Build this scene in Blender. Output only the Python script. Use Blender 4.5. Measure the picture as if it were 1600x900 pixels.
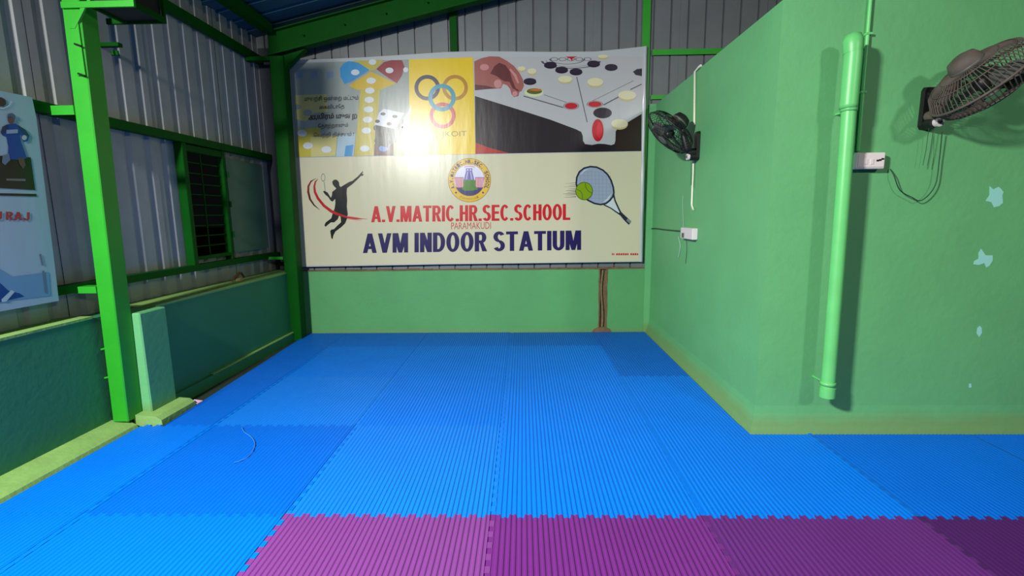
import bpy, math, random
from mathutils import Vector, Matrix
for o in list(bpy.data.objects): bpy.data.objects.remove(o)
random.seed(7)
S = bpy.context.scene
C = S.collection
PI = math.pi

# ------------------------------------------------------------------ camera
F = 754.874
RX = Vector((0.999675, 0.022938, -0.011127)); UX = Vector((0.007493, 0.152805, 0.988228)); FX = Vector((-0.024368, 0.98799, -0.152583))
CAM = Vector((1.15548, -2.11528, 1.42692))
cd = bpy.data.cameras.new('camera'); cam = bpy.data.objects.new('camera', cd); C.objects.link(cam)
cd.sensor_width = 36; cd.lens = F/1600*36; cd.clip_start = .02; cd.clip_end = 100
cam.matrix_world = Matrix(((RX.x, UX.x, -FX.x, CAM.x), (RX.y, UX.y, -FX.y, CAM.y), (RX.z, UX.z, -FX.z, CAM.z), (0, 0, 0, 1)))
S.camera = cam

# ------------------------------------------------------------------ light
w = bpy.data.worlds.new('world'); S.world = w; w.use_nodes = True
w.node_tree.nodes['Background'].inputs[0].default_value = (.12, .13, .14, 1); w.node_tree.nodes['Background'].inputs[1].default_value = .02
LAMPS = [((-1.38, -2.60, 3.20), (1.2, .8, .1), 255, (.40, .28), (1, 1, .94)),
         ((4.6, -4.6, 3.6), (3.2, .8, .7), 42, (.40, .28), (1, .99, .95))]
for pos, tgt, power, size, col in LAMPS:
    ld = bpy.data.lights.new('flood_light_beam', 'AREA'); ld.shape = 'RECTANGLE'; ld.size = size[0]; ld.size_y = size[1]
    ld.energy = power; ld.color = col; ld.spread = math.radians(125)
    lo = bpy.data.objects.new('flood_light_beam', ld); C.objects.link(lo)
    lo.location = pos; lo.rotation_euler = (Vector(tgt)-Vector(pos)).to_track_quat('-Z', 'Y').to_euler()
S.view_settings.view_transform = 'Standard'; S.view_settings.look = 'None'
S.view_settings.exposure = 0.0; S.view_settings.gamma = 1.0; S.view_settings.use_curve_mapping = False

# ------------------------------------------------------------------ materials
def lin(c):
    return tuple(((x/255)/12.92 if x/255 <= .04045 else ((x/255+.055)/1.055)**2.4) for x in c) + (1,)
MATS = {}
def mat(name, rgb, rough=.6, metal=0., var=.0, scale=4., bump=0., bscale=40., spec=.5, coat=0., stretch=None, rgb2=None):
    if name in MATS: return MATS[name]
    m = bpy.data.materials.new(name); m.use_nodes = True; nt = m.node_tree; b = nt.nodes['Principled BSDF']
    b.inputs['Base Color'].default_value = lin(rgb); b.inputs['Roughness'].default_value = rough; b.inputs['Metallic'].default_value = metal
    b.inputs['Specular IOR Level'].default_value = spec; b.inputs['Coat Weight'].default_value = coat; b.inputs['Coat Roughness'].default_value = .12
    tc = nt.nodes.new('ShaderNodeNewGeometry'); mp = nt.nodes.new('ShaderNodeMapping'); nt.links.new(tc.outputs['Position'], mp.inputs['Vector'])
    if stretch: mp.inputs['Scale'].default_value = stretch
    if var or rgb2:
        n = nt.nodes.new('ShaderNodeTexNoise'); n.inputs['Scale'].default_value = scale; n.inputs['Detail'].default_value = 6; n.inputs['Roughness'].default_value = .6
        nt.links.new(mp.outputs[0], n.inputs['Vector'])
        rp = nt.nodes.new('ShaderNodeValToRGB'); c = lin(rgb); d = lin(rgb2) if rgb2 else None
        rp.color_ramp.elements[0].position = .3; rp.color_ramp.elements[1].position = .7
        rp.color_ramp.elements[0].color = d if d else tuple(x*(1-var) for x in c[:3])+(1,)
        rp.color_ramp.elements[1].color = c if d else tuple(min(1, x*(1+var)) for x in c[:3])+(1,)
        nt.links.new(n.outputs['Fac'], rp.inputs[0]); nt.links.new(rp.outputs[0], b.inputs['Base Color'])
    if bump:
        n2 = nt.nodes.new('ShaderNodeTexNoise'); n2.inputs['Scale'].default_value = bscale; n2.inputs['Detail'].default_value = 4
        nt.links.new(mp.outputs[0], n2.inputs['Vector'])
        bp = nt.nodes.new('ShaderNodeBump'); bp.inputs['Strength'].default_value = bump; bp.inputs['Distance'].default_value = .02
        nt.links.new(n2.outputs['Fac'], bp.inputs['Height']); nt.links.new(bp.outputs[0], b.inputs['Normal'])
    MATS[name] = m; return m

def plaster(name, rgb, band, zband, soft=.035):
    """painted plaster with a dirty cement skirting band along the floor"""
    m = mat(name, rgb, .55, 0, .07, 1.6, .10, 22, .35)
    nt = m.node_tree; b = nt.nodes['Principled BSDF']; src = b.inputs['Base Color'].links[0].from_socket
    g = nt.nodes.new('ShaderNodeNewGeometry'); sx = nt.nodes.new('ShaderNodeSeparateXYZ'); nt.links.new(g.outputs['Position'], sx.inputs[0])
    n = nt.nodes.new('ShaderNodeTexNoise'); n.inputs['Scale'].default_value = 5; n.inputs['Detail'].default_value = 5; nt.links.new(g.outputs['Position'], n.inputs['Vector'])
    ma = nt.nodes.new('ShaderNodeMath'); ma.operation = 'MULTIPLY_ADD'; ma.inputs[1].default_value = .09; nt.links.new(n.outputs['Fac'], ma.inputs[0]); nt.links.new(sx.outputs['Z'], ma.inputs[2])
    mr = nt.nodes.new('ShaderNodeMapRange'); mr.inputs['From Min'].default_value = zband-soft+.045; mr.inputs['From Max'].default_value = zband+soft+.045; nt.links.new(ma.outputs[0], mr.inputs['Value'])
    mx = nt.nodes.new('ShaderNodeMix'); mx.data_type = 'RGBA'
    nt.links.new(mr.outputs[0], mx.inputs['Factor']); mx.inputs['A'].default_value = lin(band); nt.links.new(src, mx.inputs['B'])
    nt.links.new(mx.outputs['Result'], b.inputs['Base Color'])
    return m

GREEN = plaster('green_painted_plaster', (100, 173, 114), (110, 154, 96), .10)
GREEN_B_SHADE = plaster('green_plaster_back_shaded', (88, 158, 98), (110, 150, 90), .02)  # same paint as the block, darkened to stand in for weaker light
GREEN_L_SHADE = plaster('green_plaster_left_shaded', (56, 126, 86), (118, 160, 92), -.2)  # same green paint, with the left wall's shade put into the colour
PLINTH = mat('plinth_cement', (128, 168, 92), .75, 0, .12, 6, .2, 30)
CEMENT = mat('raw_cement', (112, 92, 62), .85, 0, .25, 12, .4, 50)
CONC = mat('floor_concrete', (26, 44, 30), .85, 0, .2, 5, .2, 30)
STEEL_G = mat('green_enamel_steel', (40, 156, 34), .42, 0, .06, 5, .05, 30, .5)
STEEL_D = mat('dark_green_enamel_steel', (3, 76, 12), .55, 0, .10, 5, .05, 30, .10)
ZINC = mat('galvanised_sheet', (156, 158, 160), .5, .2, .10, 3, .04, 20)
ZINC_B = mat('galvanised_gable_sheet', (112, 117, 121), .5, .25, .10, 2, .04, 20)
ROOFM = mat('blue_roof_sheet', (42, 86, 106), .6, .2, .12, 3)
BLACK = mat('black_plastic', (14, 14, 16), .5)
FANB = mat('dusty_fan_plastic', (88, 78, 72), .7, 0, .25, 14)
FAND = mat('dark_fan_metal', (40, 40, 40), .45, .3, .2, 20)
FANG = mat('fan_grey', (86, 88, 84), .5, 0, .2, 20)
WHITE = mat('white_plastic', (222, 214, 214), .4)
PVC_G = mat('green_painted_pvc', (104, 200, 116), .4, 0, .06, 6)
PVC_W = mat('white_pvc_conduit', (226, 230, 206), .4)
WIRE = mat('dark_wire', (20, 58, 36), .5)
WIREW = mat('pale_wire', (178, 198, 190), .5)
PEEL = mat('peeled_paint', (150, 218, 206), .7)
GLASSL = mat('lamp_glass', (230, 230, 225), .2)
SHUT = mat('green_grey_shutter', (92, 118, 94), .55, .1, .08, 3)
BROWN = mat('brown_earth_wall', (130, 96, 66), .9, 0, .2, 4)
def mat_foam(name, rgb): return mat(name, rgb, .42, 0, .04, 3, .10, 220, .20)
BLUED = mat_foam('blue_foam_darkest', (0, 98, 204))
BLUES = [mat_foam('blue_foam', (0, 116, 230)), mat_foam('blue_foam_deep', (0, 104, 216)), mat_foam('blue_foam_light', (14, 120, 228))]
PURPS = [mat_foam('purple_foam', (122, 60, 136)), mat_foam('purple_foam_dimmer', (96, 38, 118)), mat_foam('purple_foam_dimmest', (76, 26, 98)), mat_foam('purple_foam_dim', (108, 40, 124))]  # purples darken rightward: falloff of the left lamp put into foam colour

# ------------------------------------------------------------------ mesh helpers
class MB:
    def __init__(s): s.v = []; s.f = []; s.m = []; s.sm = []
    def add(s, vs, fs, mi=0, smooth=False):
        o = len(s.v); s.v += [tuple(p) for p in vs]
        for f in fs: s.f.append([o+i for i in f]); s.m.append(mi); s.sm.append(smooth)
        return s
    def box(s, a, b, mi=0, bev=0., top=(0, 0)):
        (x0, y0, z0), (x1, y1, z1) = a, b; tx, ty = top
        if bev <= 0:
            vs = [(x0, y0, z0), (x1, y0, z0), (x1, y1, z0), (x0, y1, z0), (x0+tx, y0+ty, z1), (x1+tx, y0+ty, z1), (x1+tx, y1+ty, z1), (x0+tx, y1+ty, z1)]
            return s.add(vs, [(3, 2, 1, 0), (4, 5, 6, 7), (0, 1, 5, 4), (1, 2, 6, 5), (2, 3, 7, 6), (3, 0, 4, 7)], mi)
        e = bev
        rings = []
        def ring(z, q): return [(x0+q, y0+e, z), (x0+e, y0+q, z), (x1-e, y0+q, z), (x1-q, y0+e, z), (x1-q, y1-e, z), (x1-e, y1-q, z), (x0+e, y1-q, z), (x0+q, y1-e, z)]
        for z, q in ((z0, e*.7), (z0+e, 0), (z1-e, 0), (z1, e*.7)):
            sh = (z-z0)/max(1e-6, z1-z0)
            rings.append([(p[0]+tx*sh, p[1]+ty*sh, p[2]) for p in ring(z, q)])
        vs = sum(rings, []); fs = []
        for r in range(3):
            for k in range(8): fs.append((r*8+k, r*8+(k+1) % 8, (r+1)*8+(k+1) % 8, (r+1)*8+k))
        fs += [tuple(range(7, -1, -1)), tuple(range(24, 32))]
        return s.add(vs, fs, mi)
    def tube(s, pts, r, n=8, mi=0, closed=False, cap=True):
        pts = [Vector(p) for p in pts]; rs = r if isinstance(r, (list, tuple)) else [r]*len(pts)
        N = len(pts); vs = []; prev = None
        for i, p in enumerate(pts):
            if closed: t = pts[(i+1) % N]-pts[i-1]
            else: t = pts[min(i+1, N-1)]-pts[max(i-1, 0)]
            t.normalize()
            if prev is None:
                a = Vector((0, 0, 1)) if abs(t.z) < .9 else Vector((1, 0, 0)); u = t.cross(a).normalized()
            else: u = (prev-t*prev.dot(t)).normalized()
            prev = u; v = t.cross(u)
            for k in range(n):
                q = 2*PI*k/n; vs.append(p+(u*math.cos(q)+v*math.sin(q))*rs[i])
        fs = []
        for i in range(N if closed else N-1):
            j = (i+1) % N
            for k in range(n): fs.append((i*n+k, i*n+(k+1) % n, j*n+(k+1) % n, j*n+k))
        s.add(vs, fs, mi, True)
        if cap and not closed: s.add(vs[:n], [tuple(range(n-1, -1, -1))], mi); s.add(vs[-n:], [tuple(range(n))], mi)
        return s
    def lathe(s, prof, mtx, n=24, mi=0):
        vs = []
        for r, z in prof:
            for k in range(n):
                q = 2*PI*k/n; vs.append(mtx @ Vector((r*math.cos(q), r*math.sin(q), z)))
        fs = []
        for i in range(len(prof)-1):
            for k in range(n): fs.append((i*n+k, i*n+(k+1) % n, (i+1)*n+(k+1) % n, (i+1)*n+k))
        return s.add(vs, fs, mi, True)
    def prism(s, poly, axis, a, b, mi=0):
        """poly of 2-D points extruded along an axis from a to b"""
        def P(p, t): return (t, p[0], p[1]) if axis == 'x' else ((p[0], t, p[1]) if axis == 'y' else (p[0], p[1], t))
        n = len(poly); vs = [P(p, a) for p in poly]+[P(p, b) for p in poly]
        fs = [(i, (i+1) % n, n+(i+1) % n, n+i) for i in range(n)]+[tuple(range(n-1, -1, -1)), tuple(range(n, 2*n))]
        return s.add(vs, fs, mi)
    def mesh(s, name, mats, org=(0, 0, 0)):
        me = bpy.data.meshes.new(name); ox, oy, oz = org
        me.from_pydata([(x-ox, y-oy, z-oz) for x, y, z in s.v], [], s.f)
        for m in (mats if isinstance(mats, (list, tuple)) else [mats]): me.materials.append(m)
        me.polygons.foreach_set('material_index', s.m); me.polygons.foreach_set('use_smooth', s.sm); me.update()
        return me
    def build(s, name, mats, parent=None, loc=None):
        org = Vector(loc) if loc is not None else Vector((0, 0, 0))
        if parent is not None: org = WORG[parent.name]
        o = bpy.data.objects.new(name, s.mesh(name, mats, org)); C.objects.link(o)
        if parent is not None: o.parent = parent
        elif loc is not None: o.location = loc
        WORG[o.name] = org
        return o
WORG = {}
def tag(o, label=None, cat=None, group=None, kind=None):
    if label: o['label'] = label
    if cat: o['category'] = cat
    if group: o['group'] = group
    if kind: o['kind'] = kind
    return o
def thing(name, loc, label, cat, group=None):
    o = bpy.data.objects.new(name, None); C.objects.link(o); o.location = loc; o.empty_display_size = .1
    WORG[o.name] = Vector(loc); return tag(o, label, cat, group)
def ray(u, v): return FX+RX*((u-800)/F)+UX*((450-v)/F)
def on_y(u, v, y): d = ray(u, v); return CAM+d*((y-CAM.y)/d.y)
def on_x(u, v, x): d = ray(u, v); return CAM+d*((x-CAM.x)/d.x)

# ------------------------------------------------------------------ the room
YB = 3.615; XR = 2.66; YF = .92; XRO = 9.0; YRO = -9.0
def roof_z(x): return 3.53+.222*(x+1.36)
tag(MB().box((-2.2, YRO, -.12), (XRO, 4.0, -.026)).build('floor', CONC), 'dark cement floor slab under the foam mats', None, None, 'structure')

# left wall: low masonry, pilaster, plinths
wl = MB()
wl.box((-1.97, YRO, -.026), (-1.70, 1.085, .77))
wl.box((-1.97, 1.086, -.026), (-1.57, 3.80, .77))
wall_left = tag(wl.build('wall_left', GREEN_L_SHADE), 'low green masonry wall, toned for shade, under the corrugated sheets', None, None, 'structure')
MB().box((-1.965, YRO, .770), (-1.695, .948, .786)).build('coping', PLINTH, wall_left)
MB().box((-1.965, 1.33, .770), (-1.565, 3.60, .786)).build('coping', PLINTH, wall_left)
pa = MB(); pa.prism([(-1.70, -.026), (-1.515, -.026), (-1.53, .012), (-1.56, .026), (-1.70, .045)], 'y', YRO, .985); pa.build('plinth', PLINTH, wall_left)
pb = MB(); pb.prism([(-1.57, -.026), (-1.37, -.026), (-1.375, .03), (-1.41, .055), (-1.57, .07)], 'y', 1.0135, 1.36); pb.build('plinth', PLINTH, wall_left)
pc = MB(); pc.box((-1.57, 1.361, -.026), (-1.54, 3.60, .072)); pc.build('plinth', GREEN_L_SHADE, wall_left)  # unlit side face: shade put in by using the darkened wall green
pc = MB(); pc.box((-1.57, 1.85, .072), (-1.536, 3.60, .084), 0, .003); pc.build('plinth_top', PLINTH, wall_left)

t = MB(); t.box((-1.70, 1.082, -.026), (-1.490, 1.33, .776), 0, .008); t.build('pilaster', GREEN, wall_left)
# back low wall, raw cement top, chase with pipe
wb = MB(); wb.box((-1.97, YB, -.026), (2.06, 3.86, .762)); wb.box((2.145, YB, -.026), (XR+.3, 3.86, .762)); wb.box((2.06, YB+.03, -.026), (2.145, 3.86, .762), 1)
wall_back = tag(wb.build('wall_back', [GREEN_B_SHADE, CEMENT]), 'low green plastered wall below the school banner', None, None, 'structure')
t = MB()
for k in range(26):
    x0 = -1.56+k*.162; t.box((x0, YB-.006+random.uniform(-.004, .004), .762), (min(x0+.162, XR), 3.86, .778+random.uniform(-.004, .006)))
t.build('cement_ledge', CEMENT, wall_back)
t = MB(); t.tube([(2.095+.012*math.sin(z*9), YB+.012, z) for z in [0.03+.03*i for i in range(25)]], .013, 8); t.build('chase_pipe', mat('rusty_pipe', (122, 104, 72), .8, 0, .3, 30), wall_back)
t = MB(); t.prism([(1.97, -.02), (2.22, -.02), (2.19, .035), (2.13, .06), (2.05, .055), (2.0, .03)], 'y', YB-.012, YB+.0); t.build('mortar_heap', CEMENT, wall_back)
for sx, x0 in ((-1, 2.06), (1, 2.145)):
    t = MB(); pts = [(x0+sx*(.004+.010*random.random()), .01+i*.0755) for i in range(11)]
    poly = pts+[(x0-sx*.008, .765), (x0-sx*.008, .01)]
    t.prism(poly, 'y', YB-.004, YB+.002); t.build('chase_edge', CEMENT, wall_back)

# block of rooms on the right
def flare(z): return .05*max(0, (.17-z)/.19)**1.6
zs = [-.026, .0, .04, .08, .12, .17, 2.625]
bl = MB(); vs = []
for z in zs:
    f = flare(z); vs += [(XR-f, YB-.0005, z), (XR-f, YF-f, z), (XRO-.01, YF-f, z)]
fs = []
for i in range(len(zs)-1):
    a = i*3; b = a+3
    fs += [(a+1, a, b, b+1), (a+2, a+1, b+1, b+2)]
bl.add(vs, fs)
h = 2.625; bl.add([(XR, YF, h), (XRO-.01, YF, h), (XRO-.01, 3.86, h), (XR, 3.86, h), (XR, YB-.0005, h)], [(0, 1, 2, 3, 4)])
bl.box((2.588, YB-.014, -.026), (XR+.02, 3.70, 2.625))
wall_right = tag(bl.build('wall_right', GREEN), 'light green plastered walls of the room block jutting in', None, None, 'structure')
def patch(pts, name='peeled_patch', m=PEEL):
    t = MB(); q = [on_y(u, v, YF-.0004) for u, v in pts]; t.prism([(p.x, p.z) for p in q], 'y', YF-.0016, YF-.0003)
    return tag(t.build(name, m, wall_right), 'pale turquoise spot where the green paint has peeled')
patch([(1546, 291), (1552, 296), (1560, 292), (1563, 294), (1568, 300), (1566, 305), (1567, 317), (1561, 322), (1553, 324), (1549, 316), (1540, 314), (1546, 305)])
patch([(1533, 389), (1540, 399), (1551, 399), (1551, 407), (1546, 415), (1541, 418), (1538, 411), (1529, 414), (1521, 413), (1522, 408), (1529, 404), (1529, 395)])
patch([(1531, 509), (1534, 513), (1534, 520), (1530, 527), (1526, 521), (1527, 513)])
patch([(1514, 600), (1517, 599), (1518, 605), (1514, 606)])

# corrugated cladding
PIT = .19
def prof_pts(n, gw, gd, sl):
    """one sheet of n pitches: list of (along, depth); a narrow trapezoid groove per pitch"""
    r = []
    for k in range(n):
        c = (k+.5)*PIT; r += [(c-gw/2-sl, 0), (c-gw/2, gd), (c+gw/2, gd), (c+gw/2+sl, 0)]
    return [(0, 0)]+r+[(n*PIT, 0)]
def sheet_x(name, parent, y0, n, x, z0, z1, m, gw, gd, sl, holes=()):
    b = MB(); P = prof_pts(n, gw, gd, sl)
    for hh in holes:
        for e in hh[:2]:
            for i in range(len(P)-1):
                if P[i][0] < e-y0-1e-6 and P[i+1][0] > e-y0+1e-6:
                    f = (e-y0-P[i][0])/(P[i+1][0]-P[i][0]); P.insert(i+1, (e-y0, P[i][1]+f*(P[i+1][1]-P[i][1]))); break
    for i in range(len(P)-1):
        (a, da), (c, dc) = P[i], P[i+1]; ya, yc = y0+a, y0+c
        segs = [(z0, z1)]
        for (h0, h1, q0, q1) in holes:
            if ya >= h0-.001 and yc <= h1+.001: segs = [(z0, q0), (q1, z1)]
        for s0, s1 in segs: b.add([(x-da, ya, s0), (x-dc, yc, s0), (x-dc, yc, s1), (x-da, ya, s1)], [(0, 1, 2, 3)])
    return b.build(name, m, parent)
WX = -1.85
SW = 5*PIT
y = 3.80-SW
k = 0
while y > YRO-SW:
    # the window opening falls on whole flats of the sheet
    sheet_x('cladding_sheet', wall_left, y, 5, WX-.004*(k % 2), .76, 3.46, ZINC, .026, .024, .026, [(2.155, 2.70, 1.06, 2.03)])
    y -= SW; k += 1
x = -1.85; k = 0
while x < XRO:
    n = 5; b = MB(); P = prof_pts(n, .010, .022, .005)
    for i in range(len(P)-1):
        (a, da), (c, dc) = P[i], P[i+1]; yy = 3.645+.004*(k % 2)
        b.add([(x+a, yy+da, .762), (x+c, yy+dc, .762), (x+c, yy+dc, roof_z(x+c)+.02), (x+a, yy+da, roof_z(x+a)+.02)], [(0, 1, 2, 3)])
    b.build('gable_sheet', ZINC_B, wall_back); x += n*PIT; k += 1

# roof
b = MB(); yy = YRO
while yy < 3.95:
    for (a, da), (c, dc) in zip([(0, 0), (.15, 0), (.165, .03), (.20, .03), (.215, 0)], [(.15, 0), (.165, .03), (.20, .03), (.215, 0), (.25, 0)]):
        b.add([(-2.15, yy+a, roof_z(-2.15)+da), (XRO+.1, yy+a, roof_z(XRO+.1)+da), (XRO+.1, yy+c, roof_z(XRO+.1)+dc), (-2.15, yy+c, roof_z(-2.15)+dc)], [(3, 2, 1, 0)])
    yy += .25
tag(b.build('ceiling', ROOFM), 'sloping dark blue corrugated roof sheet overhead', None, None, 'structure')

# ------------------------------------------------------------------ steel frame
def rafter(y, label):
    lo = lambda x: 3.19+.222*(x+1.38)
    r = thing('rafter', (-1.5, y, lo(-1.5)), label, 'roof beam', 'steel rafters')
    for nm, d0, d1, wd in (('bottom_flange', 0, .014, .055), ('web', .014, .236, .006), ('top_flange', .236, .25, .055)):
        m = MB(); x0, x1 = -1.60, XRO-.05
        m.prism([(x0, lo(x0)+d0), (x1, lo(x1)+d0), (x1, lo(x1)+d1), (x0, lo(x0)+d1)], 'y', y-wd, y+wd); m.build(nm, STEEL_D, r)
    for i in range(7):
        x = -1.2+i*.45; m = MB(); m.tube([(x, y-.0561, lo(x)+.12), (x, y-.063, lo(x)+.12)], .012, 6); m.build('bolt', STEEL_D, r)
    return r
rafter(3.42, 'dark green steel rafter sloping up above the banner')
def column(x0, x1, y0, y1, z0, z1, lean, label, m):
    c = thing('steel_column', ((x0+x1)/2, (y0+y1)/2, z0), label, 'column')
    b = MB(); b.box((x0, y0, z0), (x1, y1, z1), 0, .006, lean); b.build('shaft', m, c)
    return c
col1 = column(-1.667, -1.557, .952, 1.08, .045, 3.40, (.070, 0), 'bright green steel column standing before the left wall near the poster', STEEL_G)
col2 = column(-1.600, -1.450, 3.33, 3.47, -.026, 3.13, (.04, 0), 'dark green steel column in the back left corner beside the banner', STEEL_D)
# details on the near column
def cx(z): return .070*(z-.045)/3.355
m = MB()
for z in (.56, .36): m.tube([(-1.668+cx(z), .97, z), (-1.70+cx(z), .972, z-.008)], .008, 6)
m.build('stud', STEEL_G, col1)
m = MB(); z0 = 2.29; m.box((-1.612+cx(z0), .940, z0), (-1.560+cx(z0), .952, 2.60)); m.build('splice_plate', STEEL_G, col1)
for z in (2.30, 2.47):
    m = MB(); m.tube([(-1.60+cx(z), .936, z), (-1.557+cx(z), .934, z-.015)], .006, 6); m.build('bolt', BLACK, col1)
for (z, s0) in ((2.09, .028), (.962, .022)):
    m = MB(); m.box((-1.83, .945, z-s0), (-1.664+cx(z), .953, z+s0)); m.box((-1.83, .9531, z+s0-.006), (-1.664+cx(z), 1.02, z+s0)); m.build('purlin_cleat', STEEL_G, col1)
m = MB(); m.box((-1.83, 3.345, .935), (-1.60, 3.40, .965)); m.build('purlin_cleat', STEEL_G, col2)
m = MB(); m.box((-1.83, 3.345, 3.09), (-1.56, 3.42, 3.13)); m.build('purlin_cleat', STEEL_D, col2)
m = MB(); m.prism([(-1.45, 2.98), (-1.45, 3.13), (-1.18, 3.20), (-1.22, 3.17)], 'y', 3.36, 3.44); m.build('haunch_plate', STEEL_D, col2)

def cchan(name, x, z, y0, y1, wd, ht, label, m=STEEL_D):
    o = thing(name, (x, y0, z), label, 'purlin', 'wall purlins')
    a = MB(); a.box((x-wd, y0, z+ht/2-.006), (x, y1, z+ht/2)); a.build('flange', m, o)
    a = MB(); a.box((x-.006, y0, z-ht/2), (x, y1, z+ht/2-.0061)); a.build('web', m, o)
    a = MB(); a.box((x-wd, y0, z-ht/2), (x-.0061, y1, z-ht/2+.006)); a.build('flange', m, o)
o = MB(); o.box((-1.83, 3.62, .79), (-1.615, 3.63, 3.30)); o.build('corner_shade_sheet', mat('corner_shade', (44, 50, 58), .6), col2)  # dark sheet added where the corner only lies in shade
cchan('wall_purlin', -1.765, 2.10, YRO, 3.61, .07, .065, 'green steel purlin running above the window along the left wall')
cchan('wall_purlin', -1.765, .975, YRO, 3.61, .07, .055, 'green steel purlin running below the window along the left wall')
cchan('wall_purlin', -1.77, 3.165, YRO, 3.61, .07, .075, 'green steel purlin high on the left wall under the eave')
cchan('eave_beam', -1.50, 3.405, YRO, 3.33, .11, .09, 'dark green eave beam along the top of the left wall')

def post(x, y0, y1, z0, z1, wd, label, m):
    o = thing('gable_post', (x, y0, z0), label, 'post', 'gable posts')
    a = MB(); a.box((x-wd/2, y0, z0), (x+wd/2, y0+.007, z1)); a.build('flange', m, o)
    a = MB(); a.box((x+wd/2-.007, y0+.0071, z0), (x+wd/2, y1, z1)); a.build('web', m, o)
    return o
post(.394, 3.598, 3.643, .90, roof_z(.394)-.02, .08, 'dark green gable post seen above the middle of the banner', STEEL_D)
post(2.525, 3.606, 3.643, .90, roof_z(2.535)-.02, .085, 'green gable post rising behind the top right corner of the banner', STEEL_G)
for z, ht, lb in ((3.175, .06, 'upper green girt on the gable right of the banner'), (2.70, .045, 'lower green girt on the gable right of the banner')):
    o = thing('gable_girt', (2.62, 3.61, z), lb, 'girt', 'gable girts')
    a = MB(); a.box((2.60, 3.612, z-ht/2), (XRO-.1, 3.619, z+ht/2)); a.build('web', STEEL_G, o)
    a = MB(); a.box((2.60, 3.6191, z+ht/2-.006), (XRO-.1, 3.643, z+ht/2)); a.build('flange', STEEL_G, o)

# ------------------------------------------------------------------ window with grille, shutter
wn = thing('window_1', (-1.80, 2.43, 1.06), 'green steel window with a barred grille open to the dark', None); wn['kind'] = 'structure'
if 'category' in wn: del wn['category']
y0, y1, z0, z1 = 2.155, 2.70, 1.06, 2.03
for nm, a, b_ in (('jamb', (-1.85, y0-.045, .995), (-1.775, y0+.012, 2.068)), ('jamb', (-1.85, y1-.012, .995), (-1.785, y1+.03, 2.068)),
                  ('sill', (-1.85, y0+.013, z0-.02), (-1.79, y1-.013, z0+.012)), ('head', (-1.85, y0+.013, z1-.03), (-1.79, y1-.013, z1+.03))):
    m = MB(); m.box(a, b_, 0, .004); m.build(nm, STEEL_D, wn)
for k in range(9):
    z = z0+.10+k*.094; m = MB(); m.tube([(-1.825, y0+.012, z), (-1.825, y1-.012, z)], .0065, 6); m.build('grille_bar', STEEL_D, wn)
m = MB(); m.tube([(-1.818, 2.40, z0+.01), (-1.818, 2.40, z1-.03)], .0065, 6); m.build('grille_bar', STEEL_D, wn)
for z in (1.25, 1.55, 1.84):
    m = MB(); m.tube([(-1.775, y1+.035, z-.03), (-1.775, y1+.035, z+.03)], .009, 8); m.build('hinge', STEEL_D, wn)
sh = thing('window_shutter', (-1.79, 3.05, 1.07), 'flat green-grey steel shutter folded open beside the barred window', 'shutter')
m = MB(); m.box((-1.800, y1+.05, 1.065), (-1.793, 3.42, 2.0)); m.build('sheet', SHUT, sh)
m = MB(); m.box((-1.812, y1+.05, 1.065), (-1.801, 3.42, 1.09)); m.box((-1.812, y1+.05, 1.975), (-1.801, 3.42, 2.0)); m.box((-1.812, 3.395, 1.091), (-1.801, 3.42, 1.974)); m.build('edge_frame', STEEL_D, sh)
# outside seen through the bars
tag(MB().box((-8, -4, -.4), (-2.2, 12, -.15)).build('yard_ground', BROWN), 'dark earth yard outside the barred window', None, None, 'structure')
o = thing('yard_wall', (-3.4, 5.6, -.15), 'brown low wall out in the yard seen through the window bars', 'wall')
m = MB(); m.box((-4.4, 4.9, -.15), (-3.0, 5.1, 1.22)); m.build('masonry', BROWN, o)
m = MB(); m.box((-4.42, 4.88, 1.22), (-2.98, 5.12, 1.27)); m.build('coping', BROWN, o)

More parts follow.
